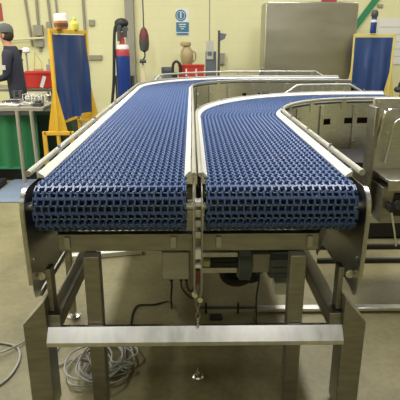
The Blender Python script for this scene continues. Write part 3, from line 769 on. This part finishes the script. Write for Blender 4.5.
# ------------------------------------------------------------------ wall fittings
YW = 10.5
def wallbox(x0, x1, z0, z1, t, m_, name, label, cat, group=None):
    return tag(MB().box(x0, x1, YW-t, YW-.001, z0, z1).build(name, m_, bevel=.004), label, cat, group)
# blue mandatory sign: round pictogram above a square notice
sg = thing('wall_sign', 'blue and white mandatory notice sign with round pictogram on back wall', 'sign', (-.19, YW, 1.70))
MB().box(-.31, -.05, YW-.008, YW-.001, 1.70, 2.21).build('board', 'paper', sg)
def disc(cx, cz, r, y, t, m_, nm):
    MB().prism([(cx+r*math.cos(2*PI*k/32), cz+r*math.sin(2*PI*k/32)) for k in range(32)], y-t, y, 'y').build(nm, m_, sg)
disc(-.21, 2.08, .108, YW-.008, .003, 'signblue', 'disc')
disc(-.21, 2.08, .082, YW-.011, .002, 'paper', 'ring'); disc(-.21, 2.08, .074, YW-.013, .002, 'signblue', 'disc')
MB().box(-.222, -.198, YW-.017, YW-.015, 2.03, 2.11).prism([(-.21+.016*math.cos(2*PI*k/12), 2.127+.016*math.sin(2*PI*k/12)) for k in range(12)], YW-.017, YW-.015, 'y').build('pictogram', 'paper', sg)
MB().box(-.305, -.055, YW-.011, YW-.008, 1.77, 1.955).build('panel', 'signblue', sg)
MB().box(-.25, -.17, YW-.013, YW-.011, 1.905, 1.925).box(-.165, -.11, YW-.013, YW-.011, 1.905, 1.925).box(-.24, -.12, YW-.013, YW-.011, 1.865, 1.88).box(-.21, -.15, YW-.013, YW-.011, 1.825, 1.84).build('lettering', 'paper', sg)
MB().box(-.30, -.06, YW-.011, YW-.008, 1.712, 1.755).build('footer', 'signblue', sg)
# conduits with boxes at upper left
def conduit(x0, z0, x1, z1, r, label, boxes=()):
    c = thing('conduit', label, 'conduit', ((x0+x1)/2, YW-.04, min(z0, z1)), 'conduits on back wall')
    MB().tube([(x0, YW-.03, z0), (x1, YW-.03, z1)], r, 8).build('pipe', 'conduit', c)
    for bx, bz, bw, bh in boxes: MB().box(bx-bw/2, bx+bw/2, YW-.09, YW-.001, bz-bh/2, bz+bh/2).build('socket_box', 'conduit', c, bevel=.006)
    return c
conduit(-3.36, 4.5, -3.17, 1.50, .022, 'slanting grey conduit nearest left edge on back wall')
conduit(-2.98, 4.5, -3.02, 1.40, .026, 'grey conduit with large socket boxes on back wall above lamp', ((-3.02, 1.80, .18, .20), (-3.02, 1.58, .16, .18)))
conduit(-2.84, 4.5, -2.76, 1.45, .024, 'grey conduit with slim isolator on back wall left of screen', ((-2.80, 1.84, .09, .24), (-2.77, 1.56, .11, .16)))
conduit(-2.66, 4.5, -2.62, 1.2, .018, 'thin grey conduit just left of tub on screen')
conduit(-2.10, 4.5, -2.11, 1.0, .028, 'dark straight conduit descending behind right post of left screen')
tag(MB().tube([(-3.6, YW-.13, 1.62), (-2.90, YW-.13, 1.66)], .022, 8).build('pipe', 'cream'), 'horizontal cream pipe on wall between conduits', 'pipe')
wallbox(-2.02, -1.91, 1.89, 2.0, .05, 'conduit', 'wall_socket', 'upper grey socket box on wall between screen and gas cylinder', 'socket')
wallbox(-2.06, -1.80, 1.24, 1.33, .05, 'conduit', 'wall_tray', 'lower wide grey socket strip on wall between screen and gas cylinder', 'socket')
wallbox(-3.95, -3.70, 1.98, 2.30, .02, 'redpaint', 'red_sign', 'red notice at upper left corner on back wall', 'sign')
wallbox(.55, .66, 1.16, 1.37, .10, 'conduit', 'switch_box', 'grey switch box on wall right of blue-flagged pole', 'switch')
nb = thing('notice_board', 'white paper board with grey lines on wall at right edge', 'board', (4.1, YW, 1.2))
MB().box(3.72, 4.7, YW-.02, YW-.001, 1.15, 2.03).build('board', 'paper', nb)
for k in range(5): MB().box(3.74, 4.68, YW-.023, YW-.02, 1.30+k*.14, 1.312+k*.14).build('ruled_line', 'lgrey', nb)
for x, z, lb in ((3.62, 2.12, 'small dark clip on wall above notice board'), (3.72, 2.26, 'upper small dark clip on wall near green strap')):
    wallbox(x-.05, x+.05, z-.03, z+.03, .03, 'conduit', 'wall_clip', lb, 'clip')
gs = MB().box(-.06, .06, -.01, .01, -.75, .75)
o = tag(gs.build('green_strap', 'greenp'), 'wide green strap slanting on wall above right screen', 'strap'); o.location = (3.43, 10.46, 2.14-.0); o.rotation_euler = (0, .62, 0)
o.location = (3.43-.75*math.sin(.62)+.03, 10.46, 2.16-.75*math.cos(.62))
wallbox(3.02, 3.12, 1.72, 1.86, .02, 'paper', 'paper_note', 'small paper note on wall between steel cabinet and right screen', 'note')
# top-edge tag on the cabinet's wall
wallbox(2.55, 2.85, 2.33, 2.44, .02, 'redpaint', 'red_label', 'small red label on wall above steel cabinet', 'label')
# pendant reel
pd = thing('hanging_reel', 'red-brown pendant controller hanging on cable in front of pillar', 'pendant', (-.90, 9.9, 1.2))
MB().tube([(-.905, 9.9, 5.0), (-.895, 9.9, 1.85)], .012, 8).build('cable', 'dgrey', pd)
MB().lathe((-.895, 9.9, 1.42), [(.03, 0), (.075, .05), (.09, .16), (.09, .28), (.06, .38), (.02, .43)], 16).build('body', 'maroon', pd)
MB().lathe((-.895, 9.9, 1.40), [(.02, 0), (.078, .04), (.095, .14), (.093, .23)], 12).build('cover', 'dgrey', pd)
MB().tube(smooth_path([(-.895, 9.9, 1.42), (-.89, 9.9, 1.32), (-.93, 9.9, 1.25), (-.93, 9.9, 1.16)], 5), .014, 8).build('tail', 'rubber', pd)
MB().cyl((-.99, 9.9, 1.235), (-.87, 9.9, 1.235), .035, 12).build('plug', 'dgrey', pd)
tag(MB().box(-.99, -.90, 9.95, 10.0, 0, 1.16).build('post', 'cream', bevel=.01), 'cream post standing below pendant controller', 'post')

# ------------------------------------------------------------------ bench at the back with its things
bk = thing('rear_bench', 'bench against back wall carrying red crate, hidden behind conveyor rails', 'bench', (.0, 9.7, 0))
MB().box(-.75, .62, 9.35, 10.15, .90, .94).build('top', 'lgrey', bk)
for x in (-.7, .57):
    for y in (9.4, 10.1): MB().box(x-.03, x+.03, y-.03, y+.03, 0, .90).build('leg', 'dgrey', bk)
gb = thing('grey_bin', 'blue-grey open bin on rear bench left of black hose loop', 'bin', (-.46, 9.6, .94))
MB().box(-.56, -.545, 9.5, 9.7, .94, 1.14).box(-.375, -.36, 9.5, 9.7, .94, 1.14).box(-.545, -.375, 9.69, 9.7, .94, 1.14).box(-.545, -.375, 9.5, 9.51, .94, 1.02).box(-.56, -.36, 9.5, 9.7, .94, .95).build('body', 'mgrey', gb, bevel=.004)
MB().box(-.545, -.375, 9.52, 9.69, .955, 1.08).build('contents', 'dgrey', gb)
tag(MB().tube(smooth_path([(-.33, 9.40, .965), (-.345, 9.40, 1.08), (-.335, 9.40, 1.20), (-.28, 9.40, 1.25), (-.215, 9.40, 1.20), (-.20, 9.40, 1.10), (-.23, 9.40, 1.02)], 6), .024, 8).box(-.335, -.26, 9.36, 9.43, .94, 1.06).build('hose_loop', 'black'), 'black hose loop standing on rear bench left of red crate', 'hose')
rc = thing('red_tray', 'red plastic crate on rear bench below beige dispenser', 'crate', (.0, 9.6, .94))
MB().box(-.24, .225, 9.45, 9.46, .94, 1.18).box(-.24, .225, 9.79, 9.8, .94, 1.18).box(-.24, -.23, 9.46, 9.79, .94, 1.18).box(.215, .225, 9.46, 9.79, .94, 1.18).box(-.24, .225, 9.45, 9.8, .94, .95).build('body', 'red', rc, bevel=.004)
MB().box(-.25, .235, 9.44, 9.465, 1.155, 1.19).build('rim', 'red', rc, bevel=.004)
for x in (-.1, .08): MB().box(x-.012, x+.012, 9.436, 9.452, .99, 1.12).build('rib', 'paper', rc)
jg = thing('dispenser', 'beige jug-shaped dispenser standing behind red crate', 'dispenser', (-.09, 9.95, .94))
MB().lathe((-.09, 9.95, .94), [(.08, 0), (.09, .02), (.09, .22), (.11, .26), (.125, .38), (.115, .48), (.07, .54), (.06, .58)], 18).build('body', 'beige', jg)
MB().lathe((-.11, 9.95, 1.50), [(.06, 0), (.10, .02), (.10, .07), (.07, .09)], 16).build('cap', 'beige', jg)
MB().tube(smooth_path([(.02, 9.95, 1.42), (.07, 9.95, 1.38), (.07, 9.95, 1.27), (.02, 9.95, 1.22)], 5), .014, 8).build('handle', 'beige', jg)
ct_ = thing('grey_cabinet', 'small grey control cabinet with white front on rear bench beside dark pole', 'cabinet', (.35, 9.7, .94))
MB().box(.26, .455, 9.58, 9.85, .94, 1.42).build('body', 'mgrey', ct_, bevel=.006)
MB().box(.27, .40, 9.55, 9.60, 1.28, 1.60).build('panel', 'lgrey', ct_, bevel=.004)
MB().box(.29, .37, 9.54, 9.552, 1.35, 1.42).build('screen', 'mgrey', ct_)
MB().cyl((.33, 9.7, 1.6), (.33, 9.7, 4.6), .011, 8).build('supply_pipe', 'conduit', ct_)
pl = thing('pole', 'dark upright pole with small blue flag beside grey cabinet', 'pole', (.485, 9.5, 0))
MB().box(.465, .505, 9.28, 9.32, 0, 1.78).build('shaft', 'dgrey', pl, bevel=.003)
MB().prism([(.505, 1.74), (.62, 1.72), (.585, 1.64), (.505, 1.60)], 9.295, 9.305, 'y').build('flag', 'mgrey', pl)
MB().box(.40, .57, 9.22, 9.34, 0, .02).build('base', 'dgrey', pl)
# dark fittings at the right edge
tag(MB().sphere((4.12, 9.9, .78), .10, .08, .10).sphere((4.02, 9.88, .70), .08, .07, .06).cyl((4.1, 9.9, 0), (4.1, 9.9, .72), .03, 8).build('floor_valve', 'dgrey'), 'dark valve on upright pipe at right edge by wall', 'valve')

# ------------------------------------------------------------------ light
w = bpy.data.worlds.new('hall'); SC.world = w; w.use_nodes = True
w.node_tree.nodes['Background'].inputs['Color'].default_value = (1, .97, .88, 1)
w.node_tree.nodes['Background'].inputs['Strength'].default_value = .17
def lamp(x, y, z, sx, sy, e, col=(1, .98, .91), rx=0):
    l = bpy.data.lights.new('ceiling_lamp', 'AREA'); l.shape = 'RECTANGLE'; l.size = sx; l.size_y = sy; l.energy = e; l.color = col
    o = bpy.data.objects.new('ceiling_lamp', l); COL.objects.link(o); o.location = (x, y, z); o.rotation_euler = (rx, 0, 0)
for x in (-4.4, -1.6, 1.6, 4.4):
    lamp(x, 8.0, 4.4, .5, 1.8, 58)
    lamp(x, 4.2, 4.4, .5, 1.8, (165 if x < 0 else 165) if x < 2 else 45)
for x in (-1.6, 1.0): lamp(x, -1.4, 4.8, .20, 1.0, 22)
# added fill lamp at the left wall, brightens the floor under the conveyors
l = bpy.data.lights.new('side_fill_light', 'AREA'); l.shape = 'RECTANGLE'; l.size = 1.8; l.size_y = 2.2; l.energy = 75; l.color = (1, .98, .92)
o = bpy.data.objects.new('side_fill_light', l); COL.objects.link(o); o.location = (-5.9, 4.6, 1.5); o.rotation_euler = (0, -PI/2, -.12)
SC.view_settings.view_transform = 'Standard'; SC.view_settings.look = 'None'
SC.view_settings.exposure = 0; SC.view_settings.gamma = 1
SC.view_settings.use_curve_mapping = False
